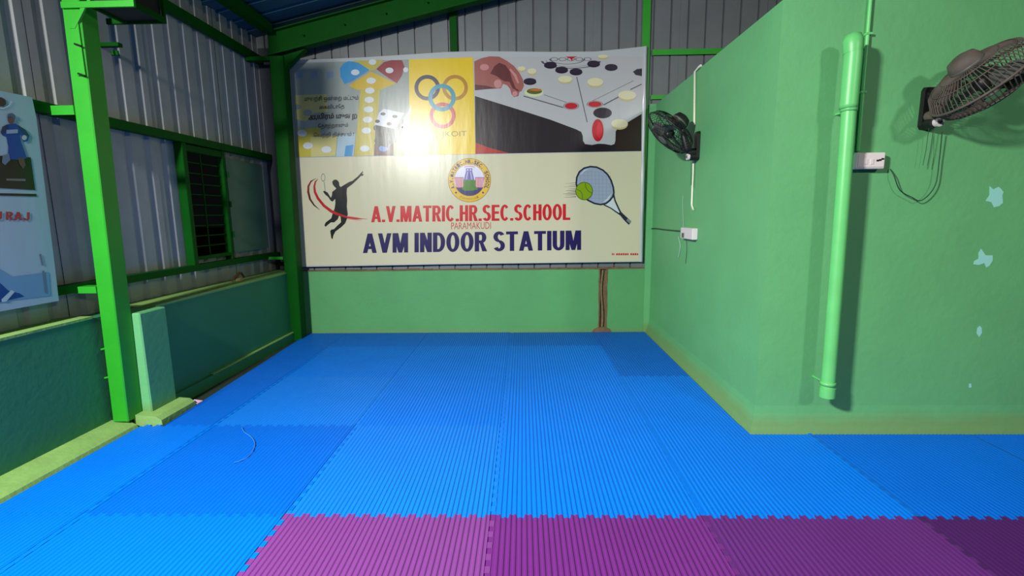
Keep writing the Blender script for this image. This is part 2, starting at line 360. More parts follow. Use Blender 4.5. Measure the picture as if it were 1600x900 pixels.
# ------------------------------------------------------------------ interlocking foam mats
TD = .0115; GAP = .0012; PR = .0735; RIB = PR/3
def teeth_iv():
    r = [(0, .035)]
    for k in range(12): c = .0958+k*PR; r.append((c-.017, c+.017))
    return r+[(.965, 1.0)]
TI = teeth_iv()
def tooth(f):
    """+TD inside a tooth of the nearer mat, -TD in its gap, sloping flanks"""
    e = .004
    for a, b in TI:
        if a-e < f < b+e:
            if a <= f <= b or (a == 0 and f < b) or (b == 1 and f > a): return TD
            d = (a-f) if f < a else (f-b); return TD-2*TD*d/e
    return -TD
MESHC = {}
def mat_mesh(i, j, x0, x1, ylim0, ylim1, cutL):
    xs = {x0, x1}
    k = math.ceil((x0)/RIB)
    n = int(round((x1-x0)/RIB))
    r = i
    while r < i+1:
        for q in (0, .22, .50, .72): 
            v = r+q*RIB
            if x0+.0005 < v < x1-.0005: xs.add(round(v, 5))
        r += RIB
    for a, b in TI:
        for v in (a-.004, a, b, b+.004):
            if x0+.0005 < i+v < x1-.0005: xs.add(round(i+v, 5))
    extra = [2.612, 2.614] if (i, j) == (2, 0) else []
    for v in extra: xs.add(v)
    xs = sorted(xs)
    def z(x):
        f = ((x-i) % RIB)/RIB
        return -.0042+.0042*(f/.22 if f < .22 else 1 if f < .5 else (1-(f-.5)/.22) if f < .72 else 0)
    def lo(x): return j+tooth(x-i)+GAP if ylim0 is None else ylim0
    def hi(x):
        if (i, j) == (2, 0) and x > 2.613: return .862
        return j+1+tooth(x-i)-GAP if ylim1 is None else ylim1
    b = MB(); vs = []
    for x in xs:
        zz = z(x) if x not in (xs[0], xs[-1]) else -.0042
        l, h_ = lo(x), hi(x)
        xl = xh = x
        if cutL:
            xl, xh = max(x, cutL(j)), max(x, cutL(j+1)); l, h_ = lo(xl), hi(xh)
        vs += [(xl, l, zz), (xh, h_, zz), (xl, l, -.0255), (xh, h_, -.0255)]
    fs = []
    for q in range(len(xs)-1):
        a = q*4; c = a+4
        fs += [(a, c, c+1, a+1), (a+2, c+2, c, a), (a+1, c+1, c+3, a+3)]
    e = (len(xs)-1)*4
    fs += [(0, 1, 3, 2), (e+1, e, e+2, e+3)]
    b.add(vs, fs)
    ylo = j if ylim0 is None else ylim0; yhi = j+1 if ylim1 is None else ylim1
    def side(xa, xb, iv):
        for a, c in iv:
            a = max(j+a, ylo+(TD+GAP if ylim0 is None else 0)); c = (yhi+TD-GAP if ylim1 is None else yhi) if c > .99 else min(j+c, yhi)
            if c-a > .012:
                s = .003
                q = [(xa, a-s if xa == x0 else a, 0), (xb, a, 0), (xb, c, 0), (xa, c, 0)]
                b.add([(xa, a, -.0022), (xb, a, -.0022), (xb, c, -.0022), (xa, c, -.0022), (xa, a, -.0255), (xb, a, -.0255), (xb, c, -.0255), (xa, c, -.0255)],
                      [(0, 1, 2, 3), (0, 4, 5, 1), (1, 5, 6, 2), (2, 6, 7, 3), (3, 7, 4, 0)])
    inner = [(TI[q][1]+GAP, TI[q+1][0]-GAP) for q in range(len(TI)-1)]
    if x0 > i and x0-i < .05: side(i-TD+GAP, x0, TI)
    if x1 < i+1 and i+1-x1 < .05: side(x1, i+1+TD-GAP, inner)
    return b
ROWN = {3: 'in banner-wall row', 2: 'in second row from banner wall', 1: 'in third row from banner wall', 0: 'in row behind the purple mats', -1: 'in front row'}
COLN = {-2: 'cut strip by left wall', -1: 'second from left', 0: 'third from left', 1: 'fourth from left', 2: 'fifth from left', 3: 'sixth from left', 4: 'seventh from left', 5: 'eighth from left'}
tone = {(-1, 0): 1, (-2, 1): 1, (-2, 2): 1, (-2, 3): 1, (2, 2): 1, (2, 3): 1, (1, 3): 1, (0, 3): 1, (-1, 3): 1, (3, 0): 1, (4, 0): 1, (5, 0): 1, (-1, -1): 0, (-1, 1): 2, (0, 0): 2, (0, 1): 0}  # deep tones of the back row put its dimmer light into colour
for j in range(-1, 4):
    for i in range(-2, 6):
        if j >= 1 and i > 2: continue
        x0 = i+TD+GAP; x1 = i+1-TD-GAP; cut = None; l0 = l1 = None
        if i == -2:
            x0 = -1.512 if j <= 0 else -1.50
            if j >= 1: cut = lambda yy: -1.345-.055*(yy-1)
        if i == 2 and j >= 1: x1 = 2.607
        if j == 3: l1 = YB-.016 if i == 2 or i == 1 else YB-.004
        if i >= 3 and j == 0: l1 = .862
        purple = j == -1 and i >= 0
        b = mat_mesh(i, j, x0, x1, l0, l1, cut)
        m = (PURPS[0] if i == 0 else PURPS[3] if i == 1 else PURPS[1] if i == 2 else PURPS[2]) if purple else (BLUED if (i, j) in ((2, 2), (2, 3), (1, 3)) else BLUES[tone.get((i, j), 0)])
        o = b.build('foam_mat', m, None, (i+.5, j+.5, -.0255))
        colr = 'purple' if purple else 'blue'
        tag(o, f'{colr} ribbed foam mat {ROWN[j]}, {COLN[i]}', 'mat', 'interlocking foam floor mats')

# ------------------------------------------------------------------ printed banner
BY = 3.572
def ink(name, rgb, rough=.28):
    return mat('print_'+name, rgb, rough, 0, 0, 4, .16, 3.2, .52, 0, (1.6, 1, .35))
def glyph(ch, t):
    W_ = .58; h = .15
    def R_(a, b, c, d): return [(a, b), (c, b), (c, d), (a, d)]
    def D_(xa, xb): return [(xa, 0), (xa+t*1.08, 0), (xb+t*1.08, 1), (xb, 1)]
    def arc(cx_, cy_, rx, ry, a0, a1, tx=t, ty=h, n=12):
        r = []
        for k in range(n):
            p0, p1 = math.radians(a0+(a1-a0)*k/n), math.radians(a0+(a1-a0)*(k+1)/n)
            r.append([(cx_+rx*math.cos(p0), cy_+ry*math.sin(p0)), (cx_+rx*math.cos(p1), cy_+ry*math.sin(p1)), (cx_+(rx-tx)*math.cos(p1), cy_+(ry-ty)*math.sin(p1)), (cx_+(rx-tx)*math.cos(p0), cy_+(ry-ty)*math.sin(p0))])
        return r
    if ch == ' ': return .20, []
    if ch == '.': return t, [R_(0, 0, t, .16)]
    if ch == 'I': return t, [R_(0, 0, t, 1)]
    if ch == 'L': return W_*.88, [R_(0, 0, t, 1), R_(t, 0, W_*.88, h)]
    if ch == 'T': return W_, [R_(0, 1-h, W_, 1), R_(W_/2-t/2, 0, W_/2+t/2, 1-h)]
    if ch == 'H': return W_, [R_(0, 0, t, 1), R_(W_-t, 0, W_, 1), R_(t, .43, W_-t, .43+h)]
    if ch == 'E': return W_*.92, [R_(0, 0, t, 1), R_(t, 0, W_*.92, h), R_(t, 1-h, W_*.92, 1), R_(t, .44, W_*.86, .44+h)]
    if ch == 'A':
        w_ = .68; c = w_/2
        return w_, [[(0, 0), (t, 0), (c+t*.52, 1), (c-t*.52, 1)], [(w_-t, 0), (w_, 0), (c+t*.52, 1), (c-t*.52, 1)], R_(.14, .20, w_-.14, .20+h)]
    if ch == 'V':
        w_ = .66; c = w_/2
        return w_, [[(0, 1), (t, 1), (c+t*.5, 0), (c-t*.5, 0)], [(w_-t, 1), (w_, 1), (c+t*.5, 0), (c-t*.5, 0)]]
    if ch == 'M':
        w_ = .76; c = w_/2
        return w_, [R_(0, 0, t*.92, 1), R_(w_-t*.92, 0, w_, 1), [(0, 1), (t*1.3, 1), (c+t*.42, 0), (c-t*.42, 0)], [(w_-t*1.3, 1), (w_, 1), (c+t*.42, 0), (c-t*.42, 0)]]
    if ch == 'N': return W_, [R_(0, 0, t, 1), R_(W_-t, 0, W_, 1), [(0, 1), (t*1.05, 1), (W_, 0), (W_-t*1.05, 0)]]
    if ch == 'U': return W_, [R_(0, .3, t, 1), R_(W_-t, .3, W_, 1)]+arc(W_/2, .3, W_/2, .31, 180, 360)
    if ch == 'J': return W_*.9, [R_(W_*.9-t, .3, W_*.9, 1)]+arc(W_*.45, .3, W_*.45, .31, 180, 360)
    if ch == 'O':
        w_ = .64; return w_, arc(w_/2, .5, w_/2, .51, 0, 360, n=32)
    if ch == 'C':
        w_ = .62; return w_, arc(w_/2, .5, w_/2, .51, 42, 318, n=26)
    if ch == 'D': return W_*1.03, [R_(0, 0, t, 1), R_(t, 0, .26, h), R_(t, 1-h, .26, 1)]+arc(.26, .5, W_*1.03-.26, .5, -90, 90, n=16)
    if ch == 'R': return W_*1.03, [R_(0, 0, t, 1), R_(t, 1-h, .32, 1), R_(t, .42, .32, .42+h*.95)]+arc(.32, .71, W_*.98-.32, .29, -90, 90)+[[(.24, .44), (.42, .44), (W_*1.05, 0), (W_*1.05-t*1.12, 0)]]
    if ch == 'S':
        w_ = .57; c = w_/2
        return w_, arc(c, .735, c-.005, .275, 25, 270, n=18)+arc(c, .275, c, .285, 90, -155, n=18)
    return .3, []
class Print:
    """flat printed shapes on a plane; layers lie fractions of a millimetre apart"""
    def __init__(s, plane, sign): s.b = MB(); s.mats = []; s.P = plane; s.sign = sign; s.k = 0
    def mi(s, m):
        if m not in s.mats: s.mats.append(m)
        return s.mats.index(m)
    def poly(s, pts, m, layer=1):
        s.k = (s.k+1) % 14; q = [s.P(u, v, layer+.05*s.k) for u, v in pts]
        a = sum(q[i][0]*q[(i+1) % len(q)][2]-q[(i+1) % len(q)][0]*q[i][2] for i in range(len(q)))+sum(q[i][1]*q[(i+1) % len(q)][2]-q[(i+1) % len(q)][1]*q[i][2] for i in range(len(q)))
        if a*s.sign < 0: q = q[::-1]
        s.b.add(q, [tuple(range(len(q)))], s.mi(m)); return s
    def ell(s, cx_, cy_, rx, ry, m, layer=1, n=28, rot=0):
        c, d = math.cos(rot), math.sin(rot)
        return s.poly([(cx_+rx*math.cos(t)*c-ry*math.sin(t)*d, cy_+rx*math.cos(t)*d+ry*math.sin(t)*c) for t in [2*PI*k/n for k in range(n)]], m, layer)
    def ring(s, cx_, cy_, r0, r1, m, layer=1, n=48, a0=0, a1=2*PI, sy=1.):
        for k in range(n):
            t0 = a0+(a1-a0)*k/n; t1 = a0+(a1-a0)*(k+1)/n
            s.poly([(cx_+r0*math.cos(t0), cy_+sy*r0*math.sin(t0)), (cx_+r1*math.cos(t0), cy_+sy*r1*math.sin(t0)), (cx_+r1*math.cos(t1), cy_+sy*r1*math.sin(t1)), (cx_+r0*math.cos(t1), cy_+sy*r0*math.sin(t1))], m, layer)
        return s
    def line(s, pts, wd, m, layer=1):
        ws = wd if isinstance(wd, (list, tuple)) else [wd]*len(pts)
        L = []; Rr = []
        for i, (u, v) in enumerate(pts):
            a = pts[max(0, i-1)]; b = pts[min(len(pts)-1, i+1)]; dx, dy = b[0]-a[0], b[1]-a[1]; l = math.hypot(dx, dy) or 1
            nx, ny = -dy/l*ws[i]/2, dx/l*ws[i]/2; L.append((u+nx, v+ny)); Rr.append((u-nx, v-ny))
        for i in range(len(pts)-1): s.poly([L[i], L[i+1], Rr[i+1], Rr[i]], m, layer)
        return s
    def text(s, txt, x0, x1, ytop, ybot, m, layer=2, bold=0., slope=0., shear=0., rot=None):
        """text fitted into the box x0..x1 / ytop..ybot (design units); slope lifts the right end"""
        fc = bpy.data.curves.new('t', 'FONT'); fc.body = txt; fc.size = 1; fc.offset = bold; fc.resolution_u = 3; fc.shear = shear
        to = bpy.data.objects.new('t', fc); C.objects.link(to)
        bpy.context.view_layer.update()
        me = bpy.data.meshes.new_from_object(to.evaluated_get(bpy.context.evaluated_depsgraph_get()))
        vs = [v.co.copy() for v in me.vertices]; fs = [tuple(p.vertices) for p in me.polygons]
        bpy.data.objects.remove(to); bpy.data.curves.remove(fc); bpy.data.meshes.remove(me)
        if not vs: return s
        ax = min(v.x for v in vs); bx = max(v.x for v in vs); ay = min(v.y for v in vs); by = max(v.y for v in vs)
        q = []
        for v in vs:
            fx = (v.x-ax)/(bx-ax or 1); fy = (v.y-ay)/(by-ay or 1)
            if rot: 
                uu = (fx-.5)*(x1-x0); vv = -(fy-.5)*(ybot-ytop); c, d = math.cos(rot), math.sin(rot)
                q.append(s.P((x0+x1)/2+uu*c-vv*d, (ytop+ybot)/2+uu*d+vv*c, layer))
            else: q.append(s.P(x0+fx*(x1-x0), ybot+fy*(ytop-ybot)+slope*(fx-.5), layer))
        s.b.add(q, fs, s.mi(m)); return s
    def caps(s, parent, txt, x0, x1, ytop, ybot, m, layer=2, slope=0., gap=.055, sw=.215):
        """bold grotesque capitals drawn stroke by stroke, fitted into a box"""
        adv = 0; items = []
        for ch in txt:
            w_, polys = glyph(ch, sw)
            items.append((adv, polys)); adv += w_+gap
        adv -= gap
        for a, polys in items:
            if not polys: continue
            if s.b.f: s.done('letter', parent); s.b = MB()
            for po in polys:
                q = []
                for (gx, gy) in po:
                    fx = (a+gx)/adv; q.append((x0+fx*(x1-x0), ybot+gy*(ytop-ybot)+slope*(fx-.5)))
                s.poly(q, m, layer)
        return s
    def done(s, name, parent, label=None):
        o = s.b.build(name, s.mats, parent)
        if label: o['label'] = label
        return o
def PB(u, v, layer): p = on_y(u, v, BY-.0006*layer); return (p.x, p.y, p.z)
banner = thing('vinyl_banner', (.5, BY, .82), 'large glossy printed school banner hung across the back wall', 'banner')
CREAM = ink('cream', (204, 199, 168)); WMARG = ink('white_margin', (180, 185, 188))
# sheet with thickness and a curled right edge
out = [(447, 94), (500, 92.5), (560, 90), (640, 85), (700, 81), (750, 80), (860, 81), (930, 80.5), (975, 76), (1006, 72.5), (1005.5, 150), (1003.5, 236), (1001, 330), (998.5, 409), (850, 411), (690, 413), (560, 415.5), (471, 417), (463, 330), (458, 245), (452, 160)]
q = [on_y(u, v, BY) for u, v in out]
m = MB(); m.prism([(p.x, p.z) for p in q], 'y', BY, BY+.003); m.build('sheet', WMARG, banner)
# rolled edge on the right
m = MB(); N = 40; vs = []
for k in range(N+1):
    f = k/N; v = 72.5+f*(409-72.5); e = on_y(1006-7.5*f, v, BY); wob = .004*math.sin(f*17)+.003*math.sin(f*41)
    pr = [(0, 0), (.010, -.010-wob), (.024, -.012-wob*.5), (.036, -.004+wob), (.044, .012), (.046, .03)]
    for (dx, dy) in [(a_, min(b2, .016)) for a_, b2 in pr]: vs.append((e.x+dx, e.y-.0005+dy, e.z))
fs = []
for k in range(N):
    for c in range(5): a = k*6+c; fs.append((a+1, a, a+6, a+7))
m.add(vs, fs, 0, True); m.build('curled_edge', WMARG, banner)
# --- lower field
p = Print(PB, 1); p.poly([(457.5, 247), (1003, 237), (998.3, 408), (471.5, 415)], CREAM, 1); p.done('lower_field', banner)
# --- ludo picture
p = Print(PB, 1)
LUDO = ink('ludo_pale', (146, 156, 152)); OLIVE = ink('ludo_olive', (186, 172, 62)); PALEY = ink('ludo_pale_yellow', (196, 188, 118)); SPOT = ink('ludo_spot', (206, 212, 218))
SKY = ink('ludo_blue', (36, 140, 196)); CRIM = ink('ludo_red', (140, 26, 44)); YEL = ink('ludo_yellow', (206, 172, 16)); PBL = ink('ludo_pale_blue', (160, 186, 200)); GRN = ink('ludo_green', (150, 176, 84)); GREYB = ink('ludo_grey_blue', (120, 146, 172))
p.poly([(451, 99), (639, 93), (640, 243), (463, 246)], LUDO, 1)
p.poly([(552, 95), (600, 93.5), (585, 110), (574, 110)], OLIVE, 2)
p.poly([(545, 134), (580, 114), (618, 131), (594, 141), (592, 160), (584, 243), (553, 244), (558, 200), (563, 141), (556, 140)], OLIVE, 2)
p.poly([(545, 134), (580, 112), (618, 130), (590, 139), (562, 140)], YEL, 3)
p.poly([(537, 99), (545, 95.5), (560, 98), (577, 109), (570, 114), (548, 128), (538, 131), (532, 120), (531, 107)], SKY, 4)
p.poly([(588, 108), (600, 97), (612, 94), (628, 94), (632, 104), (628, 118), (620, 130), (612, 125), (600, 117)], CRIM, 4)
p.ell(555, 113, 6.5, 4.6, SPOT, 5); p.ell(608.5, 110, 6.2, 4.4, SPOT, 5); p.ell(634, 109, 4, 4, SPOT, 5); p.ell(582, 97, 6, 4.5, SPOT, 5)
for (u, v) in ((580, 126), (578, 141.5), (577, 156), (576, 171), (574.5, 187), (572.5, 204), (570, 232)): p.ell(u, v, 7.4, 4.8, SPOT, 5)
p.poly([(460, 149), (510, 147), (512, 175), (490, 176), (478, 190), (462, 186)], PALEY, 2); p.ell(465, 167, 6, 4, LUDO, 3); p.ell(481, 176, 7, 5, LUDO, 3)
p.poly([(464, 202), (500, 199), (501, 213), (527, 212), (524, 243.5), (465, 245.5)], OLIVE, 2)
p.poly([(485, 214), (527, 212), (524, 243.5), (486, 245)], PALEY, 3)
for u, v in ((472, 208), (481, 227.5), (510, 233.5)): p.ell(u, v, 7.6, 5.2, SPOT, 4)
p.poly([(528, 211), (556, 209), (552, 243.8), (525, 244.5)], PBL, 2); p.poly([(540, 228), (552, 226), (550, 243.8), (538, 244)], SKY, 3)
for u in (467, 491, 516): p.poly([(u-5, 113), (u+5, 111), (u+5, 121), (u-5, 123)], GREYB, 2)
p.poly([(585, 225), (615, 219), (615, 243), (584, 243.3)], ink('ludo_dark_red', (86, 26, 30)), 3); p.ell(599.5, 232, 7.3, 5, ink('ludo_spot_blue', (110, 140, 206)), 5)
p.poly([(615, 216), (640, 210), (640, 242.7), (615, 243)], GRN, 3); p.ell(631, 230.5, 7.6, 5.2, SPOT, 5)
p.done('ludo_picture', banner, 'printed ludo board picture with blue and red triangles')
# die
p = Print(PB, 1)
DW = ink('die_white', (206, 208, 222)); DG = ink('die_grey', (92, 96, 92)); DK = ink('die_dark', (44, 48, 46)); BK = ink('black', (16, 18, 20))
p.poly([(592, 176), (600, 170), (632, 177), (618, 202), (586, 195)], DW, 6); p.poly([(586, 195), (605, 199), (606, 231), (586, 225)], DK, 6); p.poly([(605, 199), (618, 202), (630, 186), (628, 214), (607, 231)], DG, 6)
for u, v, rx, ry in ((598.5, 178, 4, 2.5), (617, 182, 4, 2.5), (589.5, 189.5, 4, 2.6), (608, 193.5, 4, 2.6), (586.5, 200, 3, 4), (596, 211, 4, 4), (604, 205, 2.5, 5), (606, 222, 4, 3.5), (588, 220, 3, 4)): p.ell(u, v, rx, ry, BK, 7)
for k in range(4): p.line([(622+k*3, 208-k*4), (634+k*2, 186-k*5), (643, 176-k*3)], 1.2, DW, 6)
p.done('die_picture', banner)
# tamil lines, glyphs in visual order
p = Print(PB, 1); TXT = ink('text_black', (34, 36, 38))
for s_, a, b_, c, d, bo in (('முயற்சி ஒன்ைற மட்டும்', 476, 560, 149, 159.5, .012), ('ைகவிடாேத', 499, 538, 163, 172, .012), ('ஆயிரம் முைற', 482, 558, 176, 188.5, .04), ('ேதாற்றாலும்', 497, 544, 192, 201.5, .012), ('ெவற்றி நிச்சயம் !', 490, 553, 206.5, 215.5, .012)):
    p = Print(PB, 1); p.text(s_, a, b_, c, d, TXT, 8, bo, -2.0); p.done('tamil_line', banner, 'black tamil lettering over the ludo picture')
# --- yellow panel with rings
p = Print(PB, 1); p.poly([(639, 93), (739, 89.5), (743, 240.5), (640, 243)], ink('panel_yellow', (228, 194, 6)), 3); p.done('yellow_panel', banner)
p = Print(PB, 1)
R1 = ink('ring_navy', (40, 28, 66)); R2 = ink('ring_ochre', (176, 122, 10)); R3 = ink('ring_teal', (22, 142, 166)); R4 = ink('ring_rose', (196, 64, 76))
p.ring(667.5, 137, 14, 20, R1, 4); p.ring(711, 137, 14.5, 20, R2, 4); p.ring(691.5, 180.5, 14.5, 20.5, R4, 4); p.ring(690.5, 152.5, 15, 21.5, R3, 5)
p.done('ring_emblem', banner, 'four interlocked rings in navy, ochre, teal and rose')
p = Print(PB, 1); p.text('JKOIT', 690, 729, 205, 215.5, ink('text_brown', (96, 76, 8)), 5, -.008, -1); p.done('panel_lettering', banner)
# --- carrom picture
p = Print(PB, 1)
BOARD = ink('carrom_board', (178, 179, 182)); FRAME = ink('carrom_frame', (30, 22, 32)); FRB = ink('carrom_frame_brown', (42, 26, 24)); RED = ink('carrom_red', (186, 18, 38)); REDB = ink('carrom_floor_red', (170, 26, 24)); MEN = ink('carrom_black', (26, 18, 34)); IV = ink('carrom_ivory', (212, 206, 170)); LN = ink('carrom_line', (84, 84, 90))
p.poly([(739, 89.5), (1003.3, 88), (1002, 236), (743, 240.5)], BOARD, 2)
p.poly([(742, 150), (800, 168), (860, 187), (900, 202), (908, 206), (910.5, 212), (911, 220), (914, 225), (925, 226.5), (935, 224.5), (945, 225), (955, 226.8), (960, 225), (961.5, 220), (962, 205), (966, 200), (1002.6, 178), (1002, 236), (743, 240.5)], FRAME, 3)
p.poly([(963, 205), (967, 201), (1002.5, 180), (1002, 235), (960, 236), (962, 226)], FRB, 4)
p.poly([(743, 223), (765, 231), (795, 239), (743, 240.4)], REDB, 4)
for a, b_, wd in (((818, 150), (880, 168), 1.6), ((850, 148), (885, 160), .7), ((901, 120), (917.5, 191), 1.3), ((943, 164), (973, 148), 1.8), ((925, 158), (990, 126), .6), ((985, 140), (1002.5, 131.5), 1.6)): p.line([a, b_], wd, LN, 4)
p.ring(892, 95, 43, 47, LN, 4, 30, .05, PI-.05, .26); p.ring(892, 94, 38, 39, LN, 4, 30, .05, PI-.05, .26); p.ring(886, 92, 26, 28, LN, 4, 24, 0, PI, .30)
for k in range(5): p.ring(866+k*13, 92.5, 5, 6.3, LN, 4, 12, 0, 2*PI, .45)
p.poly([(883, 88.4), (902, 88.2), (895, 91), (894, 96), (891, 91.5)], RED, 5)
for u, v, rx, ry, mm in ((892.5, 165.5, 10, 4.8, RED), (929.5, 162.8, 10.5, 4.4, RED)): p.ring(u, v, rx+1.2, rx+2.2, LN, 4, 24, 0, 2*PI, ry/rx); p.ell(u, v, rx, ry, mm, 5)
for u, v in ((860, 101.5), (877.5, 109), (900, 112), (927.5, 99.5), (955, 105), (828, 127)): p.ell(u, v+.8, 10, 5, MEN, 5); p.ell(u, v-.8, 9.6, 4.2, ink('carrom_black_top', (40, 28, 52)), 6)
p.ell(941.5, 176.5, 14.5, 8.4, MEN, 5); p.poly([(989, 112), (995, 108), (1003, 107), (1002.9, 119), (993, 117)], MEN, 5)
for u, v, rx, ry in ((831, 111, 7, 5), (883, 123.5, 11, 6), (930, 128, 12.5, 7.5), (980, 148.5, 14, 8), (968, 193, 13, 8), (942, 84+4, 8, 3), (815, 107, 6, 4)): p.ell(u, v+1.6, rx, ry, ink('carrom_ivory_side', (190, 176, 120)), 5); p.ell(u, v, rx, ry*.85, IV, 6)
p.ell(834.5, 144.5, 15, 7, ink('striker_rim', (198, 208, 160)), 5); p.ell(835, 142.5, 12, 4.6, ink('striker_green', (84, 92, 40)), 6); p.poly([(826, 141), (834, 138.4), (845, 139), (847, 142), (838, 142.5)], ink('striker_orange', (190, 106, 50)), 7)
p.ell(934, 203.5, 9, 17.5, RED, 7); p.ell(936.5, 203.5, 4.5, 12.5, ink('carrom_red_light', (206, 40, 58)), 8)
p.done('carrom_picture', banner, 'printed carrom board picture with black, ivory and red discs')
p = Print(PB, 1)
SK = ink('skin', (158, 92, 86)); SKD = ink('skin_dark', (98, 44, 48)); SKL = ink('skin_light', (196, 134, 134))
p.poly([(741, 96), (752, 91), (765, 88), (780, 88.5), (792, 95), (803, 103), (811, 113), (817, 124), (818.5, 134), (815, 142), (811, 144), (810, 150), (803, 151.5), (799, 147), (797, 139), (792, 133), (786, 131), (782, 138), (772, 138.5), (757, 139), (742, 141)], SK, 7)
p.poly([(766, 115), (772, 104), (780, 98), (790, 102), (797, 112), (800, 124), (806, 138), (811, 141), (810, 143), (801, 138), (796, 128), (788, 127), (783, 124), (776, 119)], SKD, 8)
p.poly([(742, 132), (760, 134), (775, 138), (760, 139.2), (742, 141)], SKD, 8)
p.ell(778, 131, 6.2, 6.8, SKL, 9); p.ell(757, 105, 7, 5, SKL, 8); p.ell(804.5, 146.5, 4, 4, SKL, 9); p.line([(797, 108), (805, 118), (810, 130)], [3, 4, 3], SKL, 9)
p.done('hand_picture', banner, 'printed hand flicking a carrom disc')
# --- lettering
p = Print(PB, 1); LR = ink('text_red', (196, 24, 40))
p.caps(banner, 'A.V.MATRIC.HR.SEC.SCHOOL', 580, 891, 320.5, 345.5, LR, 3, -3.6); p.done('letter', banner)
p = Print(PB, 1); p.text('PARAMAKUDI', 705, 767, 347.3, 358, ink('text_rust', (186, 84, 70)), 3, 0, -.8); p.done('town_lettering', banner)
p = Print(PB, 1); p.caps(banner, 'AVM INDOOR STATIUM', 567, 908, 362.5, 393, ink('text_navy', (36, 28, 84)), 3, -5.0); p.done('letter', banner)
p = Print(PB, 1)
u = 956
for k, wd in enumerate((1.5, 1.5, 0, 3, 2.5, 3, 2.5, 3, 2, 0, 2.5, 3, 2.5, 2)):
    if wd: p.poly([(u, 395.6+(k % 2)*.5), (u+wd, 395.6), (u+wd, 398.6), (u, 398.8)], LR, 3)
    u += max(wd, 1.5)+.7
p.done('printer_mark', banner)['kind'] = 'stuff'
# --- emblem
p = Print(PB, 1); ex, ey = 733.5, 281.5
GOLD = ink('emblem_gold', (218, 178, 44)); GOLDD = ink('emblem_gold_dark', (150, 112, 40)); NAV = ink('emblem_navy', (44, 34, 100)); VIO = ink('emblem_violet', (120, 112, 178)); PNK = ink('emblem_pink', (206, 110, 122)); EGR = ink('emblem_green', (66, 122, 34)); EW = ink('emblem_white', (216, 216, 232))
p.ell(ex, ey, 33.5, 34.5, GOLDD, 2, 56); p.ell(ex, ey, 32.6, 33.6, GOLD, 3, 56); p.ell(ex, ey, 24.2, 25.0, GOLDD, 4, 48); p.ell(ex, ey, 23.6, 24.4, EW, 5, 48)
def arc(a0, a1, n=14): return [(ex+23.6*math.cos(a0+(a1-a0)*k/n), ey+24.4*math.sin(a0+(a1-a0)*k/n)) for k in range(n+1)]
p.poly(arc(math.radians(28), math.radians(152)), NAV, 6)
p.poly([(ex-23.4, ey-4), (ex-9, ey-4), (ex-9, ey+11.5), (ex-20.8, ey+11.5)], PNK, 6); p.poly([(ex+9, ey-4), (ex+23.4, ey-4), (ex+20.8, ey+11.5), (ex+9, ey+11.5)], PNK, 6)
for sgn in (-1, 1):
    for k in range(5): p.line([(ex+sgn*(11+k*2.4), ey-3.5), (ex+sgn*(11+k*2.4), ey+11)], .6, EW, 7)
    p.line([(ex+sgn*23, ey-4.3), (ex+sgn*9, ey-4.3)], .8, VIO, 7)
p.poly([(ex-9.5, ey), (ex+9.5, ey), (ex+9, ey+9), (ex+14, ey+14), (ex+5, ey+16.5), (ex-7, ey+16.5), (ex-13, ey+13.5), (ex-9, ey+9)], EGR, 8)
p.poly([(ex-9, ey), (ex-5.4, ey-14), (ex-5.6, ey-18.5), (ex+4.4, ey-18.5), (ex+4.2, ey-14), (ex+7.8, ey)], VIO, 9)
for k in (-1, 0, 1): p.line([(ex-.5+k*2.0, ey-13), (ex-.5+k*4.3, ey-1)], .9, NAV if k == 0 else EW, 10)
p.ell(ex-2.8, ey-16, 1.3, 1.3, EW, 10, 10); p.ell(ex+1.8, ey-16, 1.3, 1.3, EW, 10, 10)
p.ring(ex, ey, 21.3, 22.3, PNK, 6, 12, math.radians(248), math.radians(292))
word = 'A.V.MATRIC.HR.SEC. SCHOOL'; a0, a1 = math.radians(157), math.radians(383)
for k, ch in enumerate(word):
    if ch == ' ': continue
    a = a0+(a1-a0)*k/(len(word)-1); u, v = ex+28.4*math.cos(a), ey+29.2*math.sin(a); hw, hh = (.7, .8) if ch == '.' else (1.9, 3.0)
    if ch == '.': p.ell(u-2*math.cos(a), v-2*math.sin(a), .8, .8, NAV, 6, 8)
    else: p.text(ch, u-hw, u+hw, v-hh, v+hh, NAV, 6, .03, rot=a+PI/2)
word = 'PARAMAKUDI'; a0, a1 = math.radians(118), math.radians(64)
for k, ch in enumerate(word):
    a = a0+(a1-a0)*k/(len(word)-1); u, v = ex+28.6*math.cos(a), ey+29.4*math.sin(a); p.text(ch, u-1.1, u+1.1, v-1.6, v+1.6, GOLDD, 6, .0, rot=a-PI/2)
for dg in (42, 138): a = math.radians(dg); p.ell(ex+28.4*math.cos(a), ey+29*math.sin(a), 1.5, 1.5, NAV, 6, 8)
p.done('school_emblem', banner, 'round gold emblem with a temple tower')
